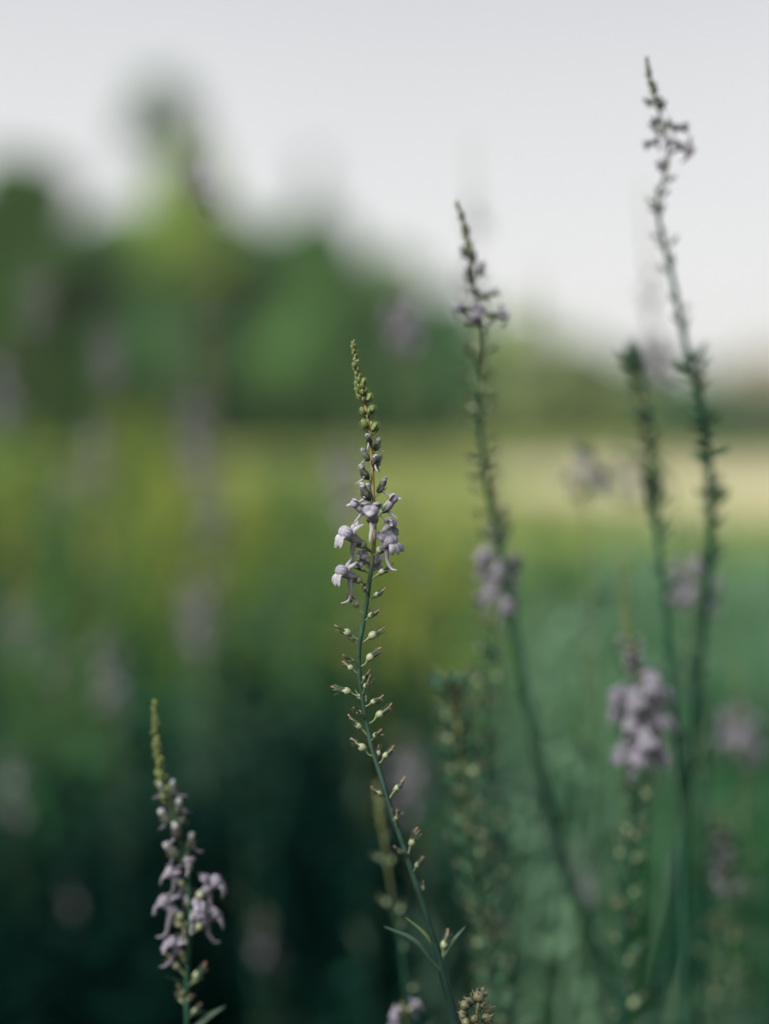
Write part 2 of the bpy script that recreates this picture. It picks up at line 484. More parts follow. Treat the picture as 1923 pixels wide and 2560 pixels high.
def make_green(seed):
    """small tight green bud with its bract"""
    r = random.Random(seed); j = lambda s: r.uniform(-s, s)
    mb = MB()
    mb.sweep([(0, 0, 0), (.7, 0, 0), (1.2, 0, 0)], [.2, .16, .3], [.2, .16, .3], M['pedicel'], n=3, sides=6)
    mb.ball((1.9, 0, .05), (1.1, .66, .7), M['greenbud'], nu=9, nv=7)
    for k in range(4):
        a = 2 * PI * k / 4 + j(.3)
        ca, sa = math.cos(a), math.sin(a)
        mb.sweep([(1.0, ca * .3, sa * .3), (1.9, ca * .82, sa * .82), (3.1 + j(.3), ca * (.55 + j(.3)), sa * (.55 + j(.3)))], [.25, .36, .07], [.1, .08, .05], M['greenbud'], side=(0, -sa, ca), n=4, sides=5)
    mb.sweep([(0, 0, -.25), (1.1, .1, -.75), (2.2 + j(.3), .2, -.95)], [.25, .36, .05], [.1, .08, .04], M['sepal'], n=4, sides=5)
    return {'bud': mb.mesh('green_bud')}

def make_pod(seed):
    r = random.Random(seed); j = lambda s: r.uniform(-s, s)
    out = {}
    mb = MB()
    b = j(.25)
    mb.sweep([(0, 0, 0), (.6, 0, -.15), (1.7, 0, -.2 + b), (2.7, 0, b * .5), (3.3, 0, .1), (3.7, 0, .2)], [.5, .28, .24, .32, .62, .95], [.5, .28, .24, .32, .62, .95], M['pedicel'], n=12, sides=8)
    q = r.uniform(.74, 1.02)
    mb.ball((4.35, 0, .22), (1.4 * q, 1.14 * q, 1.18 * q), M['capsule'], nu=14, nv=10, groove=.05)
    out['seed_pod'] = mb.mesh('seed_pod')
    mb = MB()
    for k in range(5):
        a = 2 * PI * k / 5 + j(.4)
        ca, sa = math.cos(a), math.sin(a)
        L = r.uniform(1.3, 2.9); sp = r.uniform(-.2, 1.5)
        mb.sweep([(4.9, ca * .85, .2 + sa * .85), (5.5, ca * .85, .2 + sa * .85), (5.3 + L * .7, ca * (.6 + sp * .5), .2 + sa * (.6 + sp * .5)), (5.3 + L, ca * (.6 + sp), .2 + sa * (.6 + sp))], [.3, .4, .26, .08], [.16, .12, .1, .05], M['sepal'], side=(0, -sa, ca), n=7, sides=6, wob=.15)
    out['calyx'] = mb.mesh('calyx')
    mb = MB()
    b = j(.5)
    mb.sweep([(5.2, 0, .25), (6.3, 0, .4), (7.4, b * .4, .6 + j(.2)), (8.5, b, .9 + j(.5))], [.36, .26, .22, .26], [.34, .24, .2, .24], M['style'], n=6, sides=6)
    out['style'] = mb.mesh('style')
    return out

def make_leaf(seed, mat='leaf', w=1.0):
    r = random.Random(seed); j = lambda s: r.uniform(-s, s)
    mb = MB()
    mb.sweep([(0, 0, 0), (2.5, 0, .5), (6, j(.4), .7 + j(.5)), (10, j(.9), .2 + j(1.2))], [.35, .9 * w, 1.15 * w, .95 * w, .08], [.28, .2, .14, .1, .04], M[mat], n=9, sides=8, cup=.35)
    return {'leaf': mb.mesh('leaf')}

def join_parts(d, keep):
    """the parts of an organ as one mesh, for organs too small in the photo to show them"""
    me = bpy.data.meshes.new(keep)
    import bmesh
    bm = bmesh.new()
    mats = []
    for part in d.values():
        off = {}
        for i, mt in enumerate(part.materials):
            if mt not in mats: mats.append(mt)
            off[i] = mats.index(mt)
        nf = len(bm.faces)
        bm.from_mesh(part)
        bm.faces.ensure_lookup_table()
        for f in bm.faces[nf:]: f.material_index = off[f.material_index]
    bm.to_mesh(me)
    bm.free()
    for mt in mats: me.materials.append(mt)
    return {keep: me}

ORG = {
    'flower': [make_flower(s) for s in range(5)],
    'bud': [make_bud(s + 20) for s in range(4)],
    'opening': [make_opening(s + 30) for s in range(2)],
    'green': [make_green(s + 40) for s in range(4)],
    'pod': [make_pod(s + 50) for s in range(6)],
    'leaf': [make_leaf(s + 60) for s in range(4)],
    'sprout': [make_leaf(s + 70, 'sprout', .55) for s in range(2)],
    'narrow': [make_leaf(s + 75, 'leaf', .42) for s in range(2)],
}
LEN = {'flower': 9.8, 'bud': 7.0, 'opening': 8.9, 'green': 3.1, 'pod': 8.4, 'leaf': 10.0, 'sprout': 10.0, 'narrow': 10.0}
MAIN = {'flower': 'flower', 'bud': 'bud', 'opening': 'bud', 'green': 'bud', 'pod': 'seed_pod', 'leaf': 'leaf', 'sprout': 'leaf', 'narrow': 'leaf'}
def mauve(d):
    out = {}
    for k_, me in d.items():
        me = me.copy()
        for i_, mt in enumerate(me.materials):
            if mt in (M['petal'], M['palate'], M['tube'], M['spur']): me.materials[i_] = M['mauve_petal']
        out[k_] = me
    return out
for k_ in ('flower', 'bud', 'opening'): ORG['mauve_' + k_] = [mauve(d) for d in ORG[k_]]; LEN['mauve_' + k_] = LEN[k_]; MAIN['mauve_' + k_] = MAIN[k_]
M['green_capsule'] = plant_mat('unripe_capsule', (0.02, 0.07, 0.04), (0.05, 0.12, 0.065), 0.5, 0.12, 700, spec=0.3, per_obj=0.5)
def unripe(d):
    out = {}
    for k_, me in d.items():
        me = me.copy()
        for i_, mt in enumerate(me.materials): me.materials[i_] = M['sepal'] if mt is M['style'] else M['green_capsule']
        out[k_] = me
    return out
M['dull_capsule'] = plant_mat('dull_green_capsule', (0.15, 0.20, 0.10), (0.27, 0.32, 0.18), 0.5, 0.15, 700, spec=0.3, per_obj=0.6)
def dull(d):
    out = {}
    for k_, me in d.items():
        me = me.copy()
        for i_, mt in enumerate(me.materials): me.materials[i_] = {M['style']: M['sepal'], M['capsule']: M['dull_capsule'], M['pedicel']: M['green_capsule']}.get(mt, mt)
        out[k_] = me
    return out
ORG['dull_pod'] = [dull(d) for d in ORG['pod']]; LEN['dull_pod'] = LEN['pod']; MAIN['dull_pod'] = 'seed_pod'
ORG['unripe_pod'] = [unripe(d) for d in ORG['pod']]; LEN['unripe_pod'] = LEN['pod']; MAIN['unripe_pod'] = 'seed_pod'
ORG_FAR = {k: [join_parts(d, MAIN[k]) for d in v] for k, v in ORG.items()}

def organ(root, kind, a, b, rnd, near=True, scale=None, roll=None, up=Vector((0, 0, 1))):
    """hang one organ on the plant: it starts at a and its tip reaches b"""
    src = (ORG if near else ORG_FAR)[kind]
    d = src[rnd.randrange(len(src))]
    x = (b - a)
    L = x.length
    x.normalize()
    z = up - x * up.dot(x)
    if z.length < .15: z = Vector((-x.x, -x.y, .2)); z = z - x * z.dot(x)
    z.normalize()
    y = z.cross(x)
    m = Matrix((x, y, z)).transposed().to_4x4()
    sc = scale if scale is not None else L / (LEN[kind] * .001)
    roll = rnd.uniform(-.35, .35) if roll is None else roll
    m = Matrix.Translation(a - root.location) @ m @ Matrix.Rotation(roll, 4, 'X') @ Matrix.Scale(sc, 4)
    items = list(d.items())
    main = MAIN[kind]
    o = link(main, d[main], root, m)
    for nme, me in items:
        if nme != main:
            link(nme, me, o)
    return o

def stem_object(root, pts, r0, r1, top_col=(0.13, 0.13, 0.045), low_col=(0.015, 0.06, 0.035), young=0.35, sides=9):
    mb = MB()
    rel = [(p - root.location) * 1000 for p in pts]
    n = len(pts) * 3
    def colf(f):
        t = min(1, max(0, (f - young * .5) / (young * .8)))
        return tuple(top_col[i] * (1 - t) + low_col[i] * t for i in range(3))
    rr = [r0, r0 * 1.5 + .1, (r0 + r1) / 2, r1, r1, r1]
    mb.sweep(rel, rr, rr, M['stem'], side=(1, 0.2, 0), n=n, sides=sides, colf=colf)
    return link('stem', mb.mesh('stem', tint=True), root)

def to_ground(pts, lean=None):
    """carry the stem on from the last visible point down to the soil"""
    p = pts[-1].copy(); d = (pts[-1] - pts[-3]).normalized() if len(pts) > 2 else Vector((0, 0, -1))
    h = p.z
    out = list(pts)
    for k in range(1, 9):
        t = (k / 8) ** 1.8
        out.append(Vector((p.x + d.x * h * t * (1 - .45 * t), p.y + d.y * h * t * (1 - .45 * t), h * (1 - t) - (.01 if k == 8 else 0))))
    return out

class Stem:
    def __init__(s, pix, zs):
        n = len(pix)
        s.pix = pix
        s.vis = [P(x, y, (zs if not isinstance(zs, (tuple, list)) else zs[0] + (zs[1] - zs[0]) * i / (n - 1))) for i, (x, y) in enumerate(pix)]
        s.all = to_ground(s.vis)
        s.curve = catmull(s.all, 240)
        s.nvis = int(240 * (len(s.vis) - 1) / (len(s.all) - 1))
        s.vis_pts = s.curve[:s.nvis + 1]
    def at(s, f):
        """point at fraction f of the visible part (0 tip)"""
        x = f * s.nvis; i = min(int(x), 239)
        return s.curve[i].lerp(s.curve[i + 1], x - i)
    def dirn(s, f):
        i = min(int(f * s.nvis), 238)
        return (s.curve[max(i - 2, 0)] - s.curve[i + 2]).normalized()
    def frac_y(s, ysrc):
        """fraction where the stem crosses photo row ysrc"""
        best = 0
        for i, p in enumerate(s.vis_pts):
            if row(p) <= ysrc: best = i
        return best / s.nvis
    def near(s, q):
        return min(s.curve, key=lambda c: (c - q).length)

def row(p):
    d = p - Vector((0, 0, CAM_H))
    zc = d.y * CR - d.z * SR
    yc = d.y * SR + d.z * CR
    return 1280 - yc / zc / K * 2560

def grow(root, st, kind, f0, f1, count, rnd, size=1.0, elev=30, near=True, size_end=None, phase=0.0, jit=.25, len_jit=.15):
    """organs in a spiral round the stem between fractions f0 and f1"""
    ga = math.radians(137.5)
    for i in range(count):
        t = (i + .5) / count
        f = f0 + (f1 - f0) * min(1, max(0, t + rnd.uniform(-.9, .9) / count + .035 * math.sin(t * 19 + phase)))
        if kind.endswith('pod') and rnd.random() < .12: continue
        p = st.at(f); d = st.dirn(f)
        a = phase + ga * i + rnd.uniform(-jit, jit)
        h = Vector((math.cos(a), math.sin(a), 0)); h = (h - d * h.dot(d)).normalized()
        e = math.radians(elev + rnd.uniform(-12, 12))
        v = (h * math.cos(e) + d * math.sin(e)).normalized()
        sz = size if size_end is None else size + (size_end - size) * t
        sz *= 1 + rnd.uniform(-len_jit, len_jit)
        organ(root, kind, p, p + v * (LEN[kind] * .001 * sz), rnd, near, scale=sz, up=d)

# ------------------------------------------------------------------ the flower in focus
def main_plant():
    rnd = random.Random(5)
    pix = [c1(576, 150), c1(592, 300), c1(630, 560), c1(690, 820), c1(745, 1040), c1(790, 1300), c1(820, 1600), c1(835, 1850), c1(843, 2100),
           c2(855, 400), c2(868, 560), c2(868, 800), c2(850, 1100), c2(825, 1330), c2(790, 1560), c2(765, 1760), c2(725, 2000), c2(695, 2180),
           c3(655, 400), c3(652, 620), c3(658, 820), c3(688, 1050), c3(735, 1350), c3(790, 1650), c3(850, 1900), c3(950, 2200),
           c4(330, 430), c4(420, 680), c4(500, 920), c4(605, 1240), c4(720, 1620), c4(800, 1920), c4(890, 2260)]
    zs = [Z0] * 22 + [Z0, Z0 - .001, Z0 - .003, Z0 - .005, Z0 - .008, Z0 - .010, Z0 - .012, Z0 - .014, Z0 - .015, Z0 - .016, Z0 - .016]
    st = Stem(pix, Z0)
    st.vis = [P(x, y, z) for (x, y), z in zip(pix, zs)]
    st.all = to_ground(st.vis)
    st.curve = catmull(st.all, 500); st.nvis = int(500 * (len(st.vis) - 1) / (len(st.all) - 1)); st.vis_pts = st.curve[:st.nvis + 1]
    root = thing('toadflax_plant', 'sharply focused pale lilac toadflax spike leaning in the middle, with round seed pods below', 'wildflower', st.all[-1], 'purple toadflax plants')
    mb = MB()
    rel = [(p - root.location) * 1000 for p in st.all]
    nv = len(st.vis)
    rad = [.28, .36, .42, .46, .48, .5, .52, .52, .54, .56, .58, .6, .62, .66, .7, .72, .74, .74, .74, .72, .72, .74, .76, .78, .8, .82, .88, .9, .95, 1.0, 1.1, 1.15, 1.2] + [1.3] * (len(st.all) - nv)
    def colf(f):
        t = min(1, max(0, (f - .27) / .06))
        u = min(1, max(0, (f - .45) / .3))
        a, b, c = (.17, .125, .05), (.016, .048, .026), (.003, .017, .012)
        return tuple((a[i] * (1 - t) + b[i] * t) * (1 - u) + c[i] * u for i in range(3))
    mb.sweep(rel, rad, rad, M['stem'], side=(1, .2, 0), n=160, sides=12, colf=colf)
    link('stem', mb.mesh('stem', tint=True), root)

    def put(kind, c, a, b, dz=0.0, near=True, scale=None, roll=None, az=0.0):
        """c = crop frame, a/b = start and tip in it, dz = how far (mm) the tip leans to (+) or from (-) the lens axis depth"""
        pa = st.near(P(*c(*a), Z0 + az))
        zc = (pa - Vector((0, 0, CAM_H))); z = zc.y * CR - zc.z * SR
        pb = P(*c(*b), z + dz * .001)
        organ(root, kind, pa, pb, rnd, near, scale=scale, roll=roll)
    # seed pods
    for c, a, b, dz in [
        (c2, (840, 1500), (1140, 1290), -1.5), (c2, (800, 1790), (1040, 1620), -3), (c2, (700, 1960), (470, 1690), 1), (c2, (795, 1420), (565, 1290), -3),
        (c2, (765, 1690), (690, 1575), -6), (c2, (760, 2060), (925, 1930), -5), (c2, (730, 2000), (790, 1890), 5),
        (c3, (640, 320), (305, 150), -1), (c3, (690, 380), (1025, 175), 1), (c3, (630, 400), (490, 270), 5), (c3, (690, 710), (970, 455), -1),
        (c3, (650, 670), (425, 560), -4), (c3, (620, 810), (415, 640), 2), (c3, (665, 950), (800, 775), -5), (c3, (710, 1070), (815, 850), -5.5),
        (c3, (655, 1120), (265, 995), 0), (c3, (735, 1260), (995, 1135), -4), (c3, (700, 1410), (565, 1290), -5), (c3, (790, 1490), (1125, 1240), 0),
        (c3, (755, 1680), (480, 1390), 0), (c3, (830, 1740), (960, 1590), -5), (c3, (840, 1985), (520, 1715), -1), (c3, (910, 2070), (1150, 1815), -1),
        (c3, (900, 2040), (935, 1790), 5), (c3, (700, 1200), (610, 1060), 6), (c3, (715, 1250), (740, 1130), 7),
        (c4, (290, 345), (150, 232), -2), (c4, (335, 350), (460, 150), 0), (c4, (375, 545), (380, 440), -7), (c4, (495, 795), (565, 580), -3),
        (c4, (440, 810), (350, 740), -5), (c4, (520, 910), (605, 820), -4), (c4, (570, 1100), (600, 1020), 5), (c4, (722, 1590), (825, 1425), 0)]:
        put('pod', c, a, b, dz)
    # open flowers
    put('flower', c2, (825, 1095), (392, 832), -5, roll=-.15)
    put('flower', c2, (755, 1560), (345, 1372), -4.5, roll=-.05)
    put('opening', c2, (866, 760), (826, 600), -9, scale=1.6, roll=0)
    put('flower', c2, (870, 1170), (1145, 945), -7, roll=.2)
    put('flower', c2, (872, 930), (1125, 690), 5, roll=.5)
    put('flower', c2, (835, 1270), (690, 1150), 7, roll=-.3)
    put('flower', c2, (835, 1290), (900, 1230), 8, roll=.3)
    # opening flowers
    put('opening', c2, (872, 650), (1190, 345), -1, roll=.1)
    put('opening', c2, (862, 640), (530, 425), -2, roll=-.1)
    # grown buds
    for c, a, b, dz in [(c2, (848, 470), (655, 185), -2), (c2, (868, 360), (1040, 105), -1), (c1, (820, 2100), (645, 1870), -2), (c1, (808, 1850), (680, 1635), 2),
                        (c1, (840, 1700), (955, 1485), 0), (c1, (842, 1930), (895, 1725), -4), (c1, (835, 1900), (955, 1735), 4), (c1, (800, 1600), (765, 1435), -4),
                        (c2, (850, 400), (760, 190), 5)]:
        put('bud', c, a, b, dz, roll=0.0)
    # green buds, larger ones placed by eye and the tight tip in a spiral
    for c, a, b, dz in [(c1, (765, 1390), (680, 1205), -1), (c1, (800, 1400), (850, 1190), 1.5), (c1, (815, 1420), (905, 1240), -1), (c1, (765, 1190), (660, 1040), 0),
                        (c1, (785, 1190), (855, 1000), 0), (c1, (750, 1010), (815, 840), 0), (c1, (735, 1000), (700, 900), -2), (c1, (770, 1190), (800, 1060), -2.5),
                        (c1, (700, 870), (600, 775), 0), (c1, (720, 880), (765, 765), 0), (c1, (695, 760), (735, 630), -.5), (c1, (670, 770), (585, 675), 0), (c1, (705, 900), (690, 790), -2)]:
        put('green', c, a, b, dz)
    grow(root, st, 'green', 0.000, .112, 52, rnd, size=.42, size_end=1.0, elev=62, len_jit=.1)
    # leaves low on the stem
    put('narrow', c4, (690, 1715), (280, 1405), -3)
    put('narrow', c4, (722, 1612), (955, 1390), 2)
    put('narrow', c4, (660, 1640), (610, 1480), 6)
    put('sprout', c4, (600, 1600), (470, 1305), 4)
    return root
main_plant()

# ------------------------------------------------------------------ the other toadflax stems
GROUP = 'purple toadflax plants'
def toadflax(label, pix, zs, zones, seed, r=(.3, 1.2), near=False, manual=(), young=.35, low_col=(0.008, 0.042, 0.024), extra_leaves=10):
    """zones: (kind, photo row from, photo row to, count, size, elevation)"""
    rnd = random.Random(seed)
    st = Stem(pix, zs)
    root = thing('toadflax_plant', label, 'wildflower', st.all[-1], GROUP)
    stem_object(root, st.all, r[0], r[1], young=young * .6, low_col=low_col)
    for kind, y0, y1, cnt, size, elev in zones:
        if kind in ('flower', 'bud', 'opening'): kind = 'mauve_' + kind
        if kind == 'pod' and zs != 0.480: kind = 'dull_pod'
        s0, s1 = (size if isinstance(size, tuple) else (size, size))
        grow(root, st, kind, st.frac_y(y0 * S), st.frac_y(y1 * S), cnt, rnd, size=s0, size_end=s1, elev=elev, near=near, phase=rnd.uniform(0, 6))
    for kind, c, a, b, dz in manual:
        if kind in ('flower', 'bud', 'opening'): kind = 'mauve_' + kind
        pa = st.near(P(*c(*a), (zs if not isinstance(zs, (tuple, list)) else zs[0])))
        zc = pa - Vector((0, 0, CAM_H)); z = zc.y * CR - zc.z * SR
        organ(root, kind, pa, P(*c(*b), z + dz * .001), rnd, near)
    # leaves down to the soil
    n = len(st.curve)
    for i in range(extra_leaves):
        k = st.nvis + int((n - st.nvis - 6) * (i + .5) / extra_leaves)
        p = st.curve[k]; a = 2.4 * i
        organ(root, 'leaf', p, p + Vector((math.cos(a), math.sin(a), .9)) * .018, rnd, near=False, scale=rnd.uniform(1.5, 2.2))
    return root

# lower left, almost in focus
toadflax('toadflax at lower left with lilac flowers and round grey buds below a yellow-green tip',
         [c5(230, 78), c5(228, 180), c5(235, 320), c5(255, 480), c5(290, 640), c5(330, 770), c5(365, 890), c5(410, 1030), c5(440, 1170), c5(458, 1350), c5(462, 1550), c5(450, 1750), c5(440, 1950), c5(440, 2110), c5(442, 2260)],
         0.480,
         [('green', 1520, 1680, 46, (.45, 1.0), 62), ('green', 1680, 1745, 8, 1.15, 48), ('pod', 2040, 2212, 4, .8, 40), ('leaf', 2100, 2212, 2, .9, 40)], 11, near=True, r=(.35, .95),
         manual=[('bud', c5, (320, 760), (250, 630), 0), ('bud', c5, (335, 770), (365, 615), 0), ('bud', c5, (365, 890), (405, 735), 0), ('bud', c5, (375, 950), (425, 800), 2),
                 ('bud', c5, (370, 940), (255, 815), 0), ('bud', c5, (400, 1040), (345, 905), -4), ('bud', c5, (430, 1110), (490, 965), 0), ('bud', c5, (420, 1160), (290, 1040), 0),
                 ('opening', c5, (445, 1260), (455, 1120), -3), ('flower', c5, (445, 1330), (300, 1205), -1), ('flower', c5, (455, 1420), (665, 1265), 0), ('flower', c5, (462, 1560), (255, 1395), 0),
                 ('flower', c5, (462, 1500), (530, 1470), -8), ('flower', c5, (462, 1620), (650, 1480), 0), ('flower', c5, (455, 1800), (320, 1660), -3), ('flower', c5, (455, 1480), (420, 1330), 7),
                 ('pod', c5, (460, 1610), (310, 1520), 0), ('pod', c5, (455, 1730), (400, 1580), -3), ('pod', c5, (450, 1900), (290, 1760), 0), ('pod', c5, (445, 1960), (575, 1820), 0),
                 ('pod', c5, (440, 2060), (375, 1960), -3), ('pod', c5, (442, 2180), (545, 2080), 0)])

# second spike right of centre, reaching the sky
toadflax('tall toadflax behind the sharp one, mauve flowers where trees meet sky, stem leaning right',
         [D(988, 440), D(1003, 490), D(1018, 560), D(1030, 630), D(1040, 690), D(1047, 750), D(1040, 830), D(1036, 900), D(1045, 990), D(1060, 1080), D(1078, 1170), D(1095, 1260), D(1110, 1350), D(1133, 1470), D(1155, 1600), D(1180, 1720), D(1215, 1850), D(1262, 1980), D(1300, 2080), D(1345, 2230)],
         (0.488, 0.60),
         [('green', 442, 560, 30, (.45, .95), 60), ('bud', 565, 640, 7, .95, 50), ('pod', 755, 1180, 44, 1.0, 28), ('green', 760, 1100, 10, 1.2, 40), ('leaf', 1200, 1500, 3, 1.2, 45), ('leaf', 1700, 1860, 3, 2.0, 45)], 12, near=True, r=(.4, 2.6),
         manual=[('flower', D, (1044, 730), (982, 668), 0), ('opening', D, (1040, 680), (1005, 622), 0), ('opening', D, (1044, 690), (1078, 632), 0), ('flower', D, (1047, 745), (1098, 684), 0),
                 ('flower', D, (1043, 715), (1030, 690), -8), ('opening', D, (1040, 690), (1050, 640), 6)], young=.3, low_col=(.018, .06, .034))

# tallest, far right
toadflax('tallest toadflax at the right, dark mauve flowers against pale sky above small pods',
         [D(1397, 125), D(1404, 165), D(1418, 215), D(1430, 265), D(1445, 320), D(1437, 380), D(1420, 430), D(1425, 480), D(1440, 545), D(1458, 620), D(1472, 700), D(1492, 780), D(1512, 850), D(1522, 930), D(1532, 1010), D(1536, 1100), D(1534, 1200), D(1524, 1310), D(1512, 1430), D(1498, 1560), D(1485, 1700), D(1468, 1850), D(1445, 2010), D(1415, 2230)],
         (0.482, 0.60),
         [('green', 127, 225, 24, (.4, .9), 60), ('bud', 230, 300, 6, .8, 42), ('unripe_pod', 400, 760, 20, .72, 42), ('dull_pod', 430, 900, 10, .75, 45), ('unripe_pod', 760, 1220, 50, 1.05, 35), ('leaf', 820, 1200, 7, .7, 55), ('leaf', 840, 1250, 10, .9, 40), ('leaf', 1600, 2200, 4, 2.0, 55)], 13, near=True, r=(.4, 2.2),
         manual=[('opening', D, (1443, 345), (1394, 318), 0), ('flower', D, (1443, 355), (1496, 332), 0), ('opening', D, (1440, 325), (1486, 280), 0), ('bud', D, (1438, 310), (1402, 272), 0),
                 ('opening', D, (1440, 345), (1446, 312), -6), ('opening', D, (1433, 385), (1425, 362), -5)], young=.3)

toadflax('blunt-topped green stem set with ripe pods, left of the tallest spike',
         [D(1366, 770), D(1378, 820), D(1388, 890), D(1400, 970), D(1412, 1060), D(1420, 1150), D(1432, 1250), D(1443, 1380), D(1456, 1510), D(1468, 1640), D(1476, 1800), D(1480, 2230)],
         0.552,
         [('unripe_pod', 772, 1160, 66, .95, 50), ('dull_pod', 780, 1160, 12, .95, 50), ('unripe_pod', 768, 850, 12, 1.0, 65), ('leaf', 1000, 1500, 8, 1.2, 50)], 14, r=(.7, 1.6), low_col=(.01, .045, .025))

toadflax('toadflax with a full cluster of lilac flowers under a brown-green tip, lower right',
         [D(1345, 1205), D(1350, 1280), D(1358, 1370), D(1380, 1460), D(1390, 1560), D(1388, 1650), D(1372, 1740), D(1355, 1860), D(1348, 2000), D(1345, 2230)],
         0.545,
         [('green', 1206, 1390, 40, (.45, 1.1), 62), ('bud', 1395, 1480, 12, 1.0, 40), ('flower', 1490, 1670, 19, 1.2, 22), ('unripe_pod', 1690, 2212, 26, 1.3, 45), ('pod', 1690, 2212, 26, 1.3, 45), ('leaf', 1700, 2212, 8, 1.3, 40)], 15, r=(.4, 1.3))

toadflax('mauve-flowered toadflax behind the leaning stem, its pods in a loose column below',
         [D(1070, 1040), D(1074, 1110), D(1078, 1190), D(1076, 1270), D(1062, 1360), D(1050, 1450), D(1048, 1550), D(1055, 1680), D(1062, 1850), D(1080, 2020), D(1105, 2230)],
         0.56,
         [('green', 1042, 1130, 20, (.4, .9), 60), ('bud', 1135, 1190, 8, 1.0, 45), ('flower', 1205, 1330, 12, 1.0, 20), ('unripe_pod', 1400, 2212, 44, 1.2, 38), ('pod', 1360, 2212, 46, 1.15, 34)], 16, r=(.35, 1.3))

toadflax('crowded column of fat green pods just right of the sharp stem',
         [D(978, 1490), D(985, 1540), D(995, 1620), D(1005, 1720), D(1022, 1840), D(1042, 1960), D(1062, 2080), D(1085, 2230)],
         0.535,
         [('unripe_pod', 1492, 2212, 76, 1.35, 45), ('pod', 1495, 2212, 50, 1.15, 35), ('green', 1490, 1560, 14, 1.3, 50), ('leaf', 1550, 2200, 12, 1.2, 48)], 17, r=(.6, 1.5), low_col=(.01, .04, .022))

toadflax('thin tawny seed stalk half hidden behind the sharp stem near the bottom',
         [D(815, 1690), D(822, 1760), D(835, 1850), D(850, 1950), D(868, 2060), D(885, 2230)],
         0.525,
         [('green', 1692, 1790, 18, (.5, .9), 60), ('pod', 1800, 2200, 13, .85, 38)], 18, r=(.35, .9))

toadflax('toadflax with one lilac flower head low at the bottom edge, left of the sharp stem',
         [D(868, 2165), D(874, 2190), D(880, 2215), D(886, 2260)],
         0.50, [('flower', 2172, 2230, 3, .7, 25)], 19, r=(.4, .9))

toadflax('dark-flowered toadflax near the right edge, low down',
         [D(1560, 1740), D(1562, 1800), D(1566, 1880), D(1570, 1960), D(1568, 2080), D(1560, 2230)],
         0.59, [('green', 1742, 1800, 12, (.4, .9), 58), ('bud', 1805, 1900, 12, 1.0, 45), ('opening', 1860, 1960, 6, .9, 30), ('pod', 1980, 2212, 24, 1.0, 30)], 20, r=(.4, 1.2))

toadflax('mauve toadflax at the right edge, just above mid height of the lower half',
         [D(1590, 1420), D(1595, 1500), D(1602, 1580), D(1610, 1660), D(1612, 1800), D(1618, 1980), D(1612, 2230)],
         0.66, [('green', 1422, 1500, 12, (.4, .9), 58), ('flower', 1550, 1680, 9, 1.1, 20), ('pod', 1690, 2212, 40, .9, 30)], 21, r=(.4, 1.2))

toadflax('pale mauve toadflax crossing behind the foot of the tallest spike',
         [D(1490, 1120), D(1497, 1190), D(1503, 1270), D(1506, 1340), D(1512, 1450), D(1524, 1600), D(1530, 1800), D(1532, 2230)],
         0.60, [('green', 1122, 1190, 10, (.4, .9), 58), ('flower', 1225, 1330, 10, 1.1, 20), ('pod', 1360, 2212, 40, .8, 30)], 22, r=(.35, 1.2))

# blurred spikes further back: (label, tip, flower rows, foot x, depth, flowers)
BACK = [
    ('faint grey toadflax spike against the sky, upper left of centre', (428, 235), (385, 455), 560, 0.80, 12),
    ('ghostly toadflax tip in the sky above the leaning spike', (1018, 295), (520, 640), 1120, 0.86, 4),
    ('faint toadflax in the sky with mauve flowers beside the tallest stem', (1385, 395), (740, 850), 1580, 0.72, 15),
    ('blurred mauve toadflax head in front of the dark trees', (868, 560), (690, 790), 960, 0.82, 20),
    ('greyish mauve toadflax right behind the sharp flower spike', (742, 880), (1010, 1140), 800, 0.84, 18),
    ('small toadflax with one mauve tuft before the straw-coloured field', (1265, 955), (1030, 1110), 1290, 0.66, 7),
    ('pinkish toadflax head between two stems before the straw field', (1345, 900), (1020, 1120), 1400, 0.82, 7),
    ('large soft pink toadflax in the yellow-green growth, left half', (420, 780), (890, 1080), 470, 1.05, 26),
    ('mauve toadflax left of centre over the yellow meadow', (452, 960), (1080, 1190), 520, 1.10, 16),
    ('dusky toadflax head over the dark gap left of centre', (425, 1180), (1290, 1420), 460, 1.00, 24),
    ('blue-grey toadflax head above the lower-left spike', (232, 1340), (1420, 1540), 300, 0.95, 16),
    ('toadflax head before dark trees at the left', (235, 640), (750, 860), 270, 1.10, 18),
    ('high pale toadflax head close to the left edge', (78, 540), (620, 730), 110, 1.15, 14),
    ('bluish toadflax cut by the left edge at mid height', (8, 720), (820, 930), 20, 1.0, 18),
    ('pink toadflax head left, among yellow-green herbs', (210, 880), (960, 1080), 260, 1.10, 18),
    ('slim toadflax with few flowers, left, leaning to the right', (140, 930), (1040, 1130), 200, 1.05, 8),
    ('pale pink toadflax near the left edge below mid height', (40, 1240), (1310, 1420), 70, 1.1, 14),
    ('small mauve head between two pale toadflax, left', (120, 1370), (1430, 1520), 160, 1.1, 6),
    ('toadflax deep in shade at the lower left edge', (30, 1600), (1680, 1790), 60, 0.95, 8),
    ('single dim toadflax low in the dark bottom left corner', (150, 1880), (1930, 2010), 190, 0.95, 4),
    ('dull mauve toadflax behind the sharp stem where it starts bending', (880, 1580), (1640, 1760), 950, 0.84, 14),
    ('low faint toadflax between sharp stem and lower-left spike', (560, 1960), (2030, 2110), 600, 0.9, 3),
    ('faint mauve toadflax in green shade right of the leaning stem', (1250, 1840), (1890, 2000), 1290, 0.78, 6),
    ('slender grey toadflax tip in the pale sky, right of centre', (1165, 560), (760, 860), 1230, 0.92, 5),
]
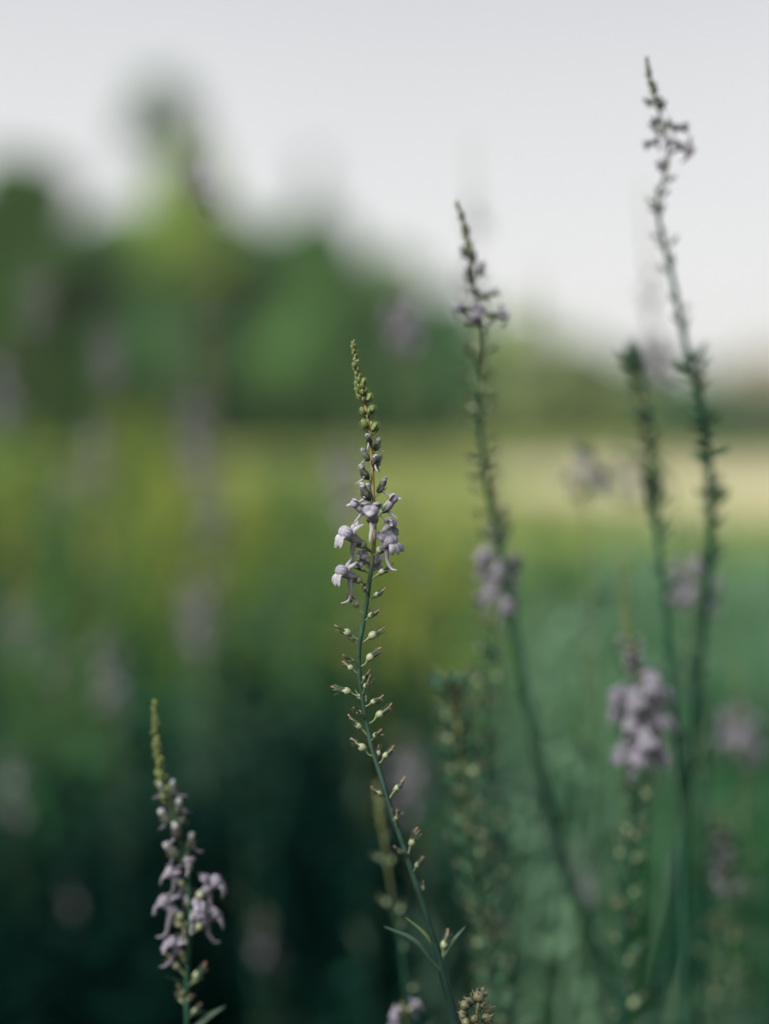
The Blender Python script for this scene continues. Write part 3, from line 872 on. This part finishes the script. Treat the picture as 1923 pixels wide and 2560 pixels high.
for i, (lab, tip, fr, foot, z, nf) in enumerate(BACK):
    rnd = random.Random(100 + i)
    x0, y0 = tip
    n = 6
    yb = 2260
    pix = []
    ym = (fr[0] + fr[1]) / 2
    for k in range(n + 1):
        t = k / n
        pix.append(D(x0 + (foot - x0) * (t ** 1.15) + rnd.uniform(-6, 6) * (k not in (0, n)), y0 + (yb - y0) * t))
    toadflax(lab, pix, z, [('green', y0, y0 + (fr[0] - y0) * .6, 14, (.5, 1.0), 58), ('bud', y0 + (fr[0] - y0) * .6, fr[0], 6, 1.1, 42), ('flower', fr[0], fr[1], max(3, int(nf * .72)), 1.1, 24),
                           ('unripe_pod', fr[1] + 20, min(fr[1] + 700, 2200), 14, .95, 32), ('leaf', fr[1] + 200, 2240, 8, 2.2, 40)], 200 + i, r=(.4, 1.4), extra_leaves=6)

# ------------------------------------------------------------------ the round-capsuled seed head at the bottom edge
def seed_head():
    rnd = random.Random(9)
    pix = [c4(1085, 1925), c4(1070, 2010), c4(1045, 2110), c4(1040, 2200), c4(1050, 2300)]
    st = Stem(pix, Z0 + .002)
    root = thing('seed_head', 'cluster of round tan capsules at the bottom edge, right of the sharp stem', 'seed head', st.all[-1])
    stem_object(root, st.all, .4, 1.0, top_col=(.13, .14, .07), low_col=(.01, .04, .022))
    cap = MB()
    cap.ball((2.4, 0, 0), (1.75, 1.7, 1.7), M['tan_cap'], nu=16, nv=12, groove=.07)
    cap.sweep([(0, 0, 0), (.6, 0, 0), (1.2, 0, 0)], [.3, .3, .8], [.3, .3, .8], M['pedicel'], n=4, sides=7)
    cm = cap.mesh('seed_capsule')
    rr = random.Random(2)
    cx = MB()
    for k in range(5):
        a = 2 * PI * k / 5
        ca, sa = math.cos(a), math.sin(a)
        cx.sweep([(.6, ca * .6, sa * .6), (1.8, ca * 1.75, sa * 1.75), (3.2, ca * 1.85, sa * 1.85), (3.8, ca * 2.1, sa * 2.1)], [.3, .4, .3, .05], [.12, .1, .08, .04], M['sepal'], side=(0, -sa, ca), n=7, sides=6)
    cx.sweep([(4.0, 0, 0), (4.7, .1, .1), (5.3, .3, .2)], [.16, .12, .1], [.16, .12, .1], M['style'], n=4, sides=6)
    xm = cx.mesh('calyx')
    for (ax, ay), (bx, by), dz, s in [((1070, 2040), (1062, 1985), -4, 1.1), ((1040, 2110), (950, 2055), -2, .95), ((1045, 2090), (985, 2030), 2, .9), ((1050, 2120), (1140, 2085), -1, .9),
                                      ((1045, 2120), (1100, 2070), 3, .95), ((1035, 2170), (935, 2130), 0, .85), ((1040, 2220), (1130, 2165), -2, .95), ((1040, 2200), (1030, 2170), -4, .8),
                                      ((1075, 2000), (1095, 1930), 0, .55), ((1075, 2000), (1060, 1940), 2, .5), ((1080, 1985), (1115, 1960), -1, .5), ((1040, 2250), (960, 2200), -1, .9), ((1060, 2080), (1025, 1975), 2, .7)]:
        pa = st.near(P(*c4(ax, ay), Z0 + .002)); pb = P(*c4(bx, by), Z0 + .002 + dz * .001)
        x = (pb - pa).normalized(); z = Vector((0, 0, 1)); z = (z - x * z.dot(x)).normalized(); y = z.cross(x)
        m = Matrix.Translation(pb - x * .0024 * s - root.location) @ Matrix((x, y, z)).transposed().to_4x4() @ Matrix.Rotation(rnd.uniform(0, 6), 4, 'X') @ Matrix.Scale(s, 4)
        o = link('seed_capsule', cm, root, m)
        link('calyx', xm, o)
seed_head()

# ------------------------------------------------------------------ ground and field
def heightf(x, y):
    return 0.10 * math.sin(x * .11 + 1) * min(1, y / 30) + 0.0
def sheet(name, xs, ys, mat, lift, label=None):
    v, f = [], []
    nx, ny = len(xs), len(ys)
    for y in ys:
        for x in xs: v.append((x, y, heightf(x, max(y, 0)) + lift))
    for jy in range(ny - 1):
        for ix in range(nx - 1):
            a = jy * nx + ix
            f.append((a, a + 1, a + nx + 1, a + nx))
    me = bpy.data.meshes.new(name); me.from_pydata(v, [], f); me.materials.append(mat)
    me.polygons.foreach_set('use_smooth', [True] * len(f)); me.update()
    o = link(name, me)
    o['kind'] = 'structure'
    o['label'] = label or name
    return o
gx = list(np.concatenate([np.linspace(-310, -60, 7), np.linspace(-50, 50, 41), np.linspace(60, 310, 7)]))
gy = list(np.concatenate([np.linspace(-60, -6, 6), np.linspace(-4, 70, 60), np.linspace(80, 410, 10)]))
sheet('ground', gx, gy, M['soil'], 0.0, 'dark soil under the wildflowers')
sheet('pasture', list(np.linspace(-45, 45, 46)), list(np.linspace(7.0, 66, 50)), M['pasture'], 0.004, 'yellow-green pasture between the flowers and the trees')

def blob_sheet(name, cx, cyy, rx, ry, mat, lift, label, seed):
    v = [(cx, cyy, heightf(cx, cyy) + lift)]
    n = 60
    rings = 8
    for r_ in range(1, rings + 1):
        for k in range(n):
            a = 2 * PI * k / n
            q = 1 + .18 * noise.noise(Vector((math.cos(a) * 1.5, math.sin(a) * 1.5, seed)))
            x = cx + math.cos(a) * rx * q * r_ / rings; y = cyy + math.sin(a) * ry * q * r_ / rings
            v.append((x, y, heightf(x, y) + lift))
    f = [(0, 1 + k, 1 + (k + 1) % n) for k in range(n)]
    for r_ in range(rings - 1):
        for k in range(n):
            a = 1 + r_ * n + k; b = 1 + r_ * n + (k + 1) % n
            f.append((a, a + n, b + n, b))
    me = bpy.data.meshes.new(name); me.from_pydata(v, [], f); me.materials.append(mat); me.update()
    o = link(name, me); o['kind'] = 'structure'; o['label'] = label
blob_sheet('hay_field', 10.2, 19.0, 9.0, 10.0, M['hay'], 0.008, 'straw-coloured mown field at the right', 3.0)

# ------------------------------------------------------------------ evening air
def haze_box():
    x0, x1, y0, y1, z0, z1 = -320, 320, -70, 420, -1.2, 17.0
    v = [(x, y, z) for z in (z0, z1) for y in (y0, y1) for x in (x0, x1)]
    f = [(0, 2, 3, 1), (4, 5, 7, 6), (0, 1, 5, 4), (2, 6, 7, 3), (0, 4, 6, 2), (1, 3, 7, 5)]
    me = bpy.data.meshes.new('haze'); me.from_pydata(v, [], f)
    m, n, l = _mat('evening_haze')
    out = n.new('ShaderNodeOutputMaterial'); vp = n.new('ShaderNodeVolumePrincipled')
    vp.inputs['Color'].default_value = (0.90, 0.95, 0.93, 1)
    vp.inputs['Density'].default_value = 0.0008
    vp.inputs['Anisotropy'].default_value = 0.2
    l.new(vp.outputs[0], out.inputs['Volume'])
    me.materials.append(m)
    o = link('haze', me); o['kind'] = 'stuff'; o['label'] = 'thin pale evening haze over the meadow'
haze_box()

# ------------------------------------------------------------------ meadow growth (stuff nobody could count)
def leaf_cloud(name, bases, dirs, widths, lens, tints, mat, kind='stuff', parent=None, label=None, bend=0.25, face=None):
    """many small pointed leaves, each a bent strip of four triangles"""
    n = len(bases)
    up = rng.normal(size=(n, 3)) if face is None else face + rng.normal(0, .45, (n, 3))
    side = np.cross(dirs, up); side /= np.linalg.norm(side, axis=1, keepdims=True) + 1e-9
    nrm = np.cross(side, dirs)
    mid = bases + dirs * (lens * .5)[:, None] + nrm * (lens * bend * .5)[:, None]
    tip = bases + dirs * lens[:, None]
    w = widths[:, None]
    v = np.stack([bases, mid - side * w, mid + side * w, tip], axis=1).reshape(-1, 3)
    i = np.arange(n)[:, None] * 4
    f = np.concatenate([i + np.array([[0, 1, 2]]), i + np.array([[1, 3, 2]])], axis=1).reshape(-1, 3)
    me = bpy.data.meshes.new(name)
    me.vertices.add(len(v)); me.vertices.foreach_set('co', v.astype(np.float32).ravel())
    me.loops.add(f.size); me.loops.foreach_set('vertex_index', f.astype(np.int32).ravel())
    me.polygons.add(len(f)); me.polygons.foreach_set('loop_start', (np.arange(len(f)) * 3).astype(np.int32))
    me.polygons.foreach_set('loop_total', np.full(len(f), 3, np.int32))
    me.materials.append(mat)
    me.update(calc_edges=True)
    ca = me.color_attributes.new('tint', 'FLOAT_COLOR', 'POINT')
    c = np.repeat(np.concatenate([tints, np.ones((n, 1))], axis=1), 4, axis=0)
    ca.data.foreach_set('color', c.astype(np.float32).ravel())
    o = link(name, me, parent)
    if kind: o['kind'] = kind
    if label: o['label'] = label
    return o

SPEC = {   # leaf colours by species; near-black 'deep' paints the shade inside the bed
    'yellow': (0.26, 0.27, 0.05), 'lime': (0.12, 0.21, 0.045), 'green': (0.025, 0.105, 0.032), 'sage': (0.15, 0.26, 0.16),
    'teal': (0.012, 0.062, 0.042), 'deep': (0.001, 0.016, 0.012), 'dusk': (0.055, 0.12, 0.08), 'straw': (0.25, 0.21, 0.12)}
KZ = K / 2212.0
def sx(X, z): return (X - 831) * KZ * z
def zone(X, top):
    """which species colours go where, the deep tone painted into shaded spots: X = photo column of the tuft, top = photo row its top reaches"""
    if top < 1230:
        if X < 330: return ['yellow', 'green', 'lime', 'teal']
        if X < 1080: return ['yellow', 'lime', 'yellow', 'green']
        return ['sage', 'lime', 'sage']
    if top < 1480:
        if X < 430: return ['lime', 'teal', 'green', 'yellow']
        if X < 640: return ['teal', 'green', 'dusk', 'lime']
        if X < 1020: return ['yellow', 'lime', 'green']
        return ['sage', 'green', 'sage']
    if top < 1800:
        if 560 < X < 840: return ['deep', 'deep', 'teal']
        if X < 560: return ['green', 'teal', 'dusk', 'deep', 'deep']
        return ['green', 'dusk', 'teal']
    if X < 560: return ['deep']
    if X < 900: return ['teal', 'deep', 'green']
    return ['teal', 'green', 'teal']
def pick(seq, x, y, sd=0.0):
    """neighbours belong to the same patch of one leaf colour"""
    v = noise.noise(Vector((x * 5.2 + 11, y * 2.6 + sd, 4.2))) * .6 + .5 + rp.uniform(-.09, .09)
    v = min(.999, max(0, (v - .22) / .56))
    return seq[int(v * len(seq))]

def herb_stems(placements, seed):
    """upright herb stalks clothed in narrow leaves"""
    r = np.random.default_rng(seed)
    B, Dr, W, L, T = [], [], [], [], []
    for (x, y, h, col, nl, ls) in placements:
        lean = r.normal(0, .1, 2)
        t = r.uniform(.05, 1, nl) ** .8
        ang = r.uniform(0, 2 * PI, nl)
        cx = x + lean[0] * h * t ** 2 + r.normal(0, .006, nl); cyy = y + lean[1] * h * t ** 2 + r.normal(0, .006, nl)
        el = r.uniform(.15, 1.2, nl)
        d = np.stack([np.cos(ang) * np.cos(el), np.sin(ang) * np.cos(el), np.sin(el)], 1)
        B.append(np.stack([cx, cyy, t * h], 1)); Dr.append(d)
        L.append(ls * r.uniform(.6, 1.3, nl) * (1.15 - .55 * t)); W.append(ls * r.uniform(.07, .13, nl))
        c = np.array(col)[None] * r.uniform(.75, 1.3, (nl, 1)) * np.array([[1, 1, 1]])
        T.append(c)
        # the stalk: a narrow upright blade pair
        B.append(np.array([[x, y, 0], [x, y, 0]])); dd = np.array([lean[0], lean[1], 1.0]); dd /= np.linalg.norm(dd)
        Dr.append(np.stack([dd, dd])); L.append(np.array([h, h])); W.append(np.array([.003, .003])); T.append(np.array([col, col]))
    return tuple(np.concatenate(a) for a in (B, Dr, W, L, T))

place = []
rp = random.Random(3)
def clump(X, z, h, sp, n, rad, nl=34, ls=.035):
    for _ in range(n):
        a = rp.uniform(0, 2 * PI); q = rad * math.sqrt(rp.random())
        place.append((sx(X, z) + math.cos(a) * q, z + math.sin(a) * q * .8, h * rp.uniform(.75, 1.08), SPEC[sp], nl, ls))
# even cover, its height falling from left to right
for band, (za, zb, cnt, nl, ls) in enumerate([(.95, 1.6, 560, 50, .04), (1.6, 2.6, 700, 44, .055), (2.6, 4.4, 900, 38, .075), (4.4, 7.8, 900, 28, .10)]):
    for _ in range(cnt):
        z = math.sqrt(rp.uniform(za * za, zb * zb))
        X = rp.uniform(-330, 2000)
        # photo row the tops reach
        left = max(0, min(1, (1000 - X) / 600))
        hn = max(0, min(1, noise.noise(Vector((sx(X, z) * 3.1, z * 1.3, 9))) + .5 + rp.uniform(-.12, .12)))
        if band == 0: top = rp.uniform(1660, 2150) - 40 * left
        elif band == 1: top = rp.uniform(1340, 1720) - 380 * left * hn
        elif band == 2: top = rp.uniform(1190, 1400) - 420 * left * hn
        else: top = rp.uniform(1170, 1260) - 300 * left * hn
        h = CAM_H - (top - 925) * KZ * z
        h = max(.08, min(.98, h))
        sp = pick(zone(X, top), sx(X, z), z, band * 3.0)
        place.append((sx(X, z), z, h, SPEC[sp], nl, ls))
# recognisable clumps; the deep ones carry painted shade low in the bed
clump(110, 2.2, .78, 'yellow', 16, .22); clump(60, 2.6, .74, 'lime', 18, .3); clump(330, 3.0, .74, 'lime', 20, .35); clump(850, 3.2, .58, 'yellow', 22, .4)
clump(680, 3.6, .66, 'yellow', 22, .5); clump(500, 3.4, .70, 'yellow', 16, .3); clump(120, 1.5, .62, 'lime', 14, .16); clump(560, 1.35, .40, 'green', 10, .07)
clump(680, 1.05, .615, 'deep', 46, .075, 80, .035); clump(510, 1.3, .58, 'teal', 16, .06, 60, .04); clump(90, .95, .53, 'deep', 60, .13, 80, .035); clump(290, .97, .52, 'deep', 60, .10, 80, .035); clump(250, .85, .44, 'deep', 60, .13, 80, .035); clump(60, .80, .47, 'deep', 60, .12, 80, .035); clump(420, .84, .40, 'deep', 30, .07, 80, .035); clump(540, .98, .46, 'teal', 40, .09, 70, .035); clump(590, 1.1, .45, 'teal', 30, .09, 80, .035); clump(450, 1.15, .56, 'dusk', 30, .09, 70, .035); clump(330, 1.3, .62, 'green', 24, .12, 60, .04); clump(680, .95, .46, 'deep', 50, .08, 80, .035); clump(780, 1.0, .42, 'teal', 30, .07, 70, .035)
clump(60, 1.35, .53, 'teal', 16, .14); clump(1000, 1.15, .50, 'teal', 20, .13); clump(1600, 1.2, .44, 'teal', 18, .15)
for k in range(120):
    z = rp.uniform(.75, 2.4)
    X = rp.uniform(-200, 1850) if k % 3 else rp.uniform(-100, 560)
    if X < 900: z = rp.uniform(2.1, 3.6)
    lf = max(0, min(1, (900 - X) / 600))
    top = rp.uniform(1250, 1750) - 330 * lf * rp.random() - 40
    h = max(.2, min(.95, CAM_H - (top - 925) * KZ * z))
    sp = rp.choice(['teal', 'lime', 'sage', 'straw', 'green', 'yellow', 'deep'] if top < 1500 else ['teal', 'dusk', 'green', 'dusk', 'deep', 'deep'])
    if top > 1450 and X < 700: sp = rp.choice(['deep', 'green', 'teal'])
    if X > 900 and sp in ('yellow', 'straw', 'lime'): sp = 'sage'
    clump(X, z, h, sp, 4, .008 + .006 * z, 70, .022)
rp = random.Random(21)
for k in range(64):                                        # darker stalks standing in the yellow growth at the left
    z = rp.uniform(1.3, 2.6); X = rp.uniform(-180, 720)
    top = rp.uniform(880, 1330)
    clump(X, z, max(.3, min(.9, CAM_H - (top - 925) * KZ * z)), rp.choice(['teal', 'green', 'dusk', 'green', 'teal', 'lime']), 3, .01 + .008 * z, 60, .028)
B, Dr, W, L, T = herb_stems(place, 4)
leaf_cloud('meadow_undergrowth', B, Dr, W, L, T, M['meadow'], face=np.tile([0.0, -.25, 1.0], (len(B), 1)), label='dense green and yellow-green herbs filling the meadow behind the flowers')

# pasture grass further out
n = 26000
yy = np.sqrt(rng.uniform(7.5 ** 2, 30 ** 2, n)); xx = rng.uniform(-.48, .62, n) * yy
hay = (((xx - 10.2) / 9.0) ** 2 + ((yy - 19.0) / 10.0) ** 2) < 1
base = np.stack([xx, yy, np.zeros(n)], 1)
dirs = np.stack([rng.normal(0, .3, n), rng.normal(0, .3, n), np.ones(n)], 1); dirs /= np.linalg.norm(dirs, axis=1, keepdims=True)
lens = rng.uniform(.08, .22, n) * np.where(hay, .45, 1)
pal = np.array([SPEC['yellow'], SPEC['lime'], (0.17, 0.18, 0.05)])
t = pal[rng.integers(0, 3, n)]
t = np.where(hay[:, None], np.array(SPEC['straw'])[None] * rng.uniform(.9, 1.5, (n, 1)), t)
leaf_cloud('pasture_grass', base, dirs, rng.uniform(.006, .012, n), lens, t, M['meadow'], label='short yellow-green grass of the pasture')

# ------------------------------------------------------------------ trees
def tree(label, X, z, top, halfw, low, col, seed, n=3200, density=1.0, cat='tree', name='broadleaf_tree', group='trees beyond the pasture', lobes=9, slim=False):
    """X, top, low = photo column of the trunk, rows of crown top and crown bottom; halfw = half width in photo columns"""
    r = np.random.default_rng(seed)
    k = KZ * z
    x = sx(X, z); y = z
    H = CAM_H + (925 - top) * k; lowz = max(.3, CAM_H + (925 - low) * k); R = halfw * k
    root = thing(name, label, cat, (x, y, heightf(x, y)), group)
    # lobes of the crown
    C, RR = [], []
    for i in range(lobes):
        f = (i + .5) / lobes
        zc = lowz + (H - lowz) * (f * .85 + .05)
        wv = R * (1.0 - .42 * f ** 2.2)
        a = 2.4 * i + r.uniform(-.5, .5)
        q = wv * .55 * (1 - f * .5)
        rad = wv * r.uniform(.5, .72)
        C.append((math.cos(a) * q, math.sin(a) * q, min(zc, H - rad * .85))); RR.append(rad)
    C.append((r.uniform(-.1, .1) * R, 0, H - R * .3)); RR.append(R * .32)
    C = np.array(C); RR = np.array(RR)
    pick = r.choice(len(C), n, p=RR ** 2 / (RR ** 2).sum())
    d = r.normal(size=(n, 3)); d /= np.linalg.norm(d, axis=1, keepdims=True)
    rad = RR[pick] * r.uniform(.6, 1.06, n) ** .6
    B = C[pick] + d * rad[:, None] * np.array([1, 1, .9])
    B[:, 2] = np.maximum(B[:, 2], .25)
    dirs = np.cross(d, r.normal(size=(n, 3))) + np.array([0, 0, -.2]) + d * .2; dirs /= np.linalg.norm(dirs, axis=1, keepdims=True)
    s = R * .16 + .12
    L = s * r.uniform(.6, 1.4, n); W = L * r.uniform(.3, .5, n)
    lobe_t = r.uniform(.88, 1.15, len(C))
    T = np.array(col)[None] * (lobe_t[pick] * r.uniform(.75, 1.25, n))[:, None]
    leaf_cloud('crown', B, dirs, W, L, T, M['foliage'], face=d + np.array([0, 0, .35]), kind=None, parent=root)
    mb = MB()
    tr = max(.08, R * .085)
    top_t = H * .8
    mb.sweep([(0, 0, -.1), (r.uniform(-.1, .1), 0, H * .3), (r.uniform(-.2, .2), r.uniform(-.2, .2), H * .55), (0, 0, top_t)], [tr * 1.3, tr, tr * .6, tr * .15], [tr * 1.3, tr, tr * .6, tr * .15], M['bark'], unit=1, n=10, sides=8)
    for i in range(min(len(C), 8)):
        c = C[i]; b0 = min(c[2] * .6, top_t * .8)
        mb.sweep([(0, 0, b0), (c[0] * .5, c[1] * .5, (b0 + c[2]) / 2 + .1), (c[0], c[1], c[2])], [tr * .45, tr * .3, tr * .1], [tr * .45, tr * .3, tr * .1], M['bark'], unit=1, n=5, sides=6)
    link('trunk', mb.mesh('trunk'), root)
    return root

DK, MD, LT, OL, TN = (0.055, 0.13, 0.02), (0.09, 0.22, 0.07), (0.30, 0.42, 0.10), (0.36, 0.44, 0.18), (0.42, 0.37, 0.26)
tree('darkest broad tree at the left edge', 50, 42, 345, 195, 900, DK, 1, n=6000)
tree('tall thin tree rising alone with a sparse airy top', 362, 50, 172, 100, 330, (0.08, 0.15, 0.06), 2, n=420, lobes=7, name='slender_tree')
tree('light yellow-green tree below the tall thin one', 405, 40, 345, 105, 600, LT, 3, n=3400)
tree('wide dark green tree left of centre', 260, 44, 470, 180, 920, MD, 4, n=4600)
tree('dark green tree in the middle of the wood', 480, 43, 465, 180, 920, MD, 5, n=4600)
tree('tree with a faint thin leader above the wood', 675, 50, 345, 42, 520, (0.05, 0.08, 0.05), 6, n=170, lobes=4, name='slender_tree')
tree('round green tree at the right shoulder of the wood', 665, 42, 478, 185, 920, (0.10, 0.21, 0.06), 7, n=4600)
tree('tree stepping down at the right end of the wood', 825, 44, 560, 150, 920, (0.14, 0.26, 0.08), 8, n=3600)
tree('low dark tree right behind the leaning spike', 955, 45, 645, 130, 925, (0.08, 0.21, 0.09), 9, n=3000)
tree('pale olive tree right of the leaning spike', 1110, 50, 690, 125, 925, OL, 10, n=3000)
tree('olive tree lower and farther right', 1240, 54, 745, 130, 925, (0.2, 0.26, 0.1), 11, n=2600)
tree('small green tree beyond the field, second from the right', 1370, 58, 785, 130, 930, (0.13, 0.24, 0.09), 12, n=2400)
tree('low tree near the right edge of the horizon', 1490, 60, 810, 125, 930, (0.16, 0.22, 0.1), 13, n=2200)
tree('tawny rounded tree at the right edge', 1650, 62, 772, 110, 920, TN, 14, n=2600)
tree('dark bushy tree filling the wood behind, left', 130, 52, 560, 150, 925, DK, 15, n=3000)
tree('dark bushy tree filling the wood behind, centre', 580, 52, 540, 150, 925, MD, 16, n=3000)
# dark hedge at the foot of the far trees
for i, X in enumerate((1080, 1200, 1330, 1450, 1545, 1640, 1720)):
    tree(['hedge bush below the pale olive tree', 'hedge bush right of the pale olive tree', 'hedge bush midway along the far field edge', 'hedge bush left of the tallest spike foot', 'dark hedge bush behind the tallest spike', 'dark hedge bush at the right edge', 'dark hedge bush cut off by the right edge'][i],
         X, 40, 882 if X > 1400 else 902, 75, 945, (0.04, 0.12, 0.06) if X > 1400 else (0.2, 0.25, 0.09), 30 + i, n=900, cat='bush', name='hedge_bush', group='bushes along the far field edge', lobes=5)
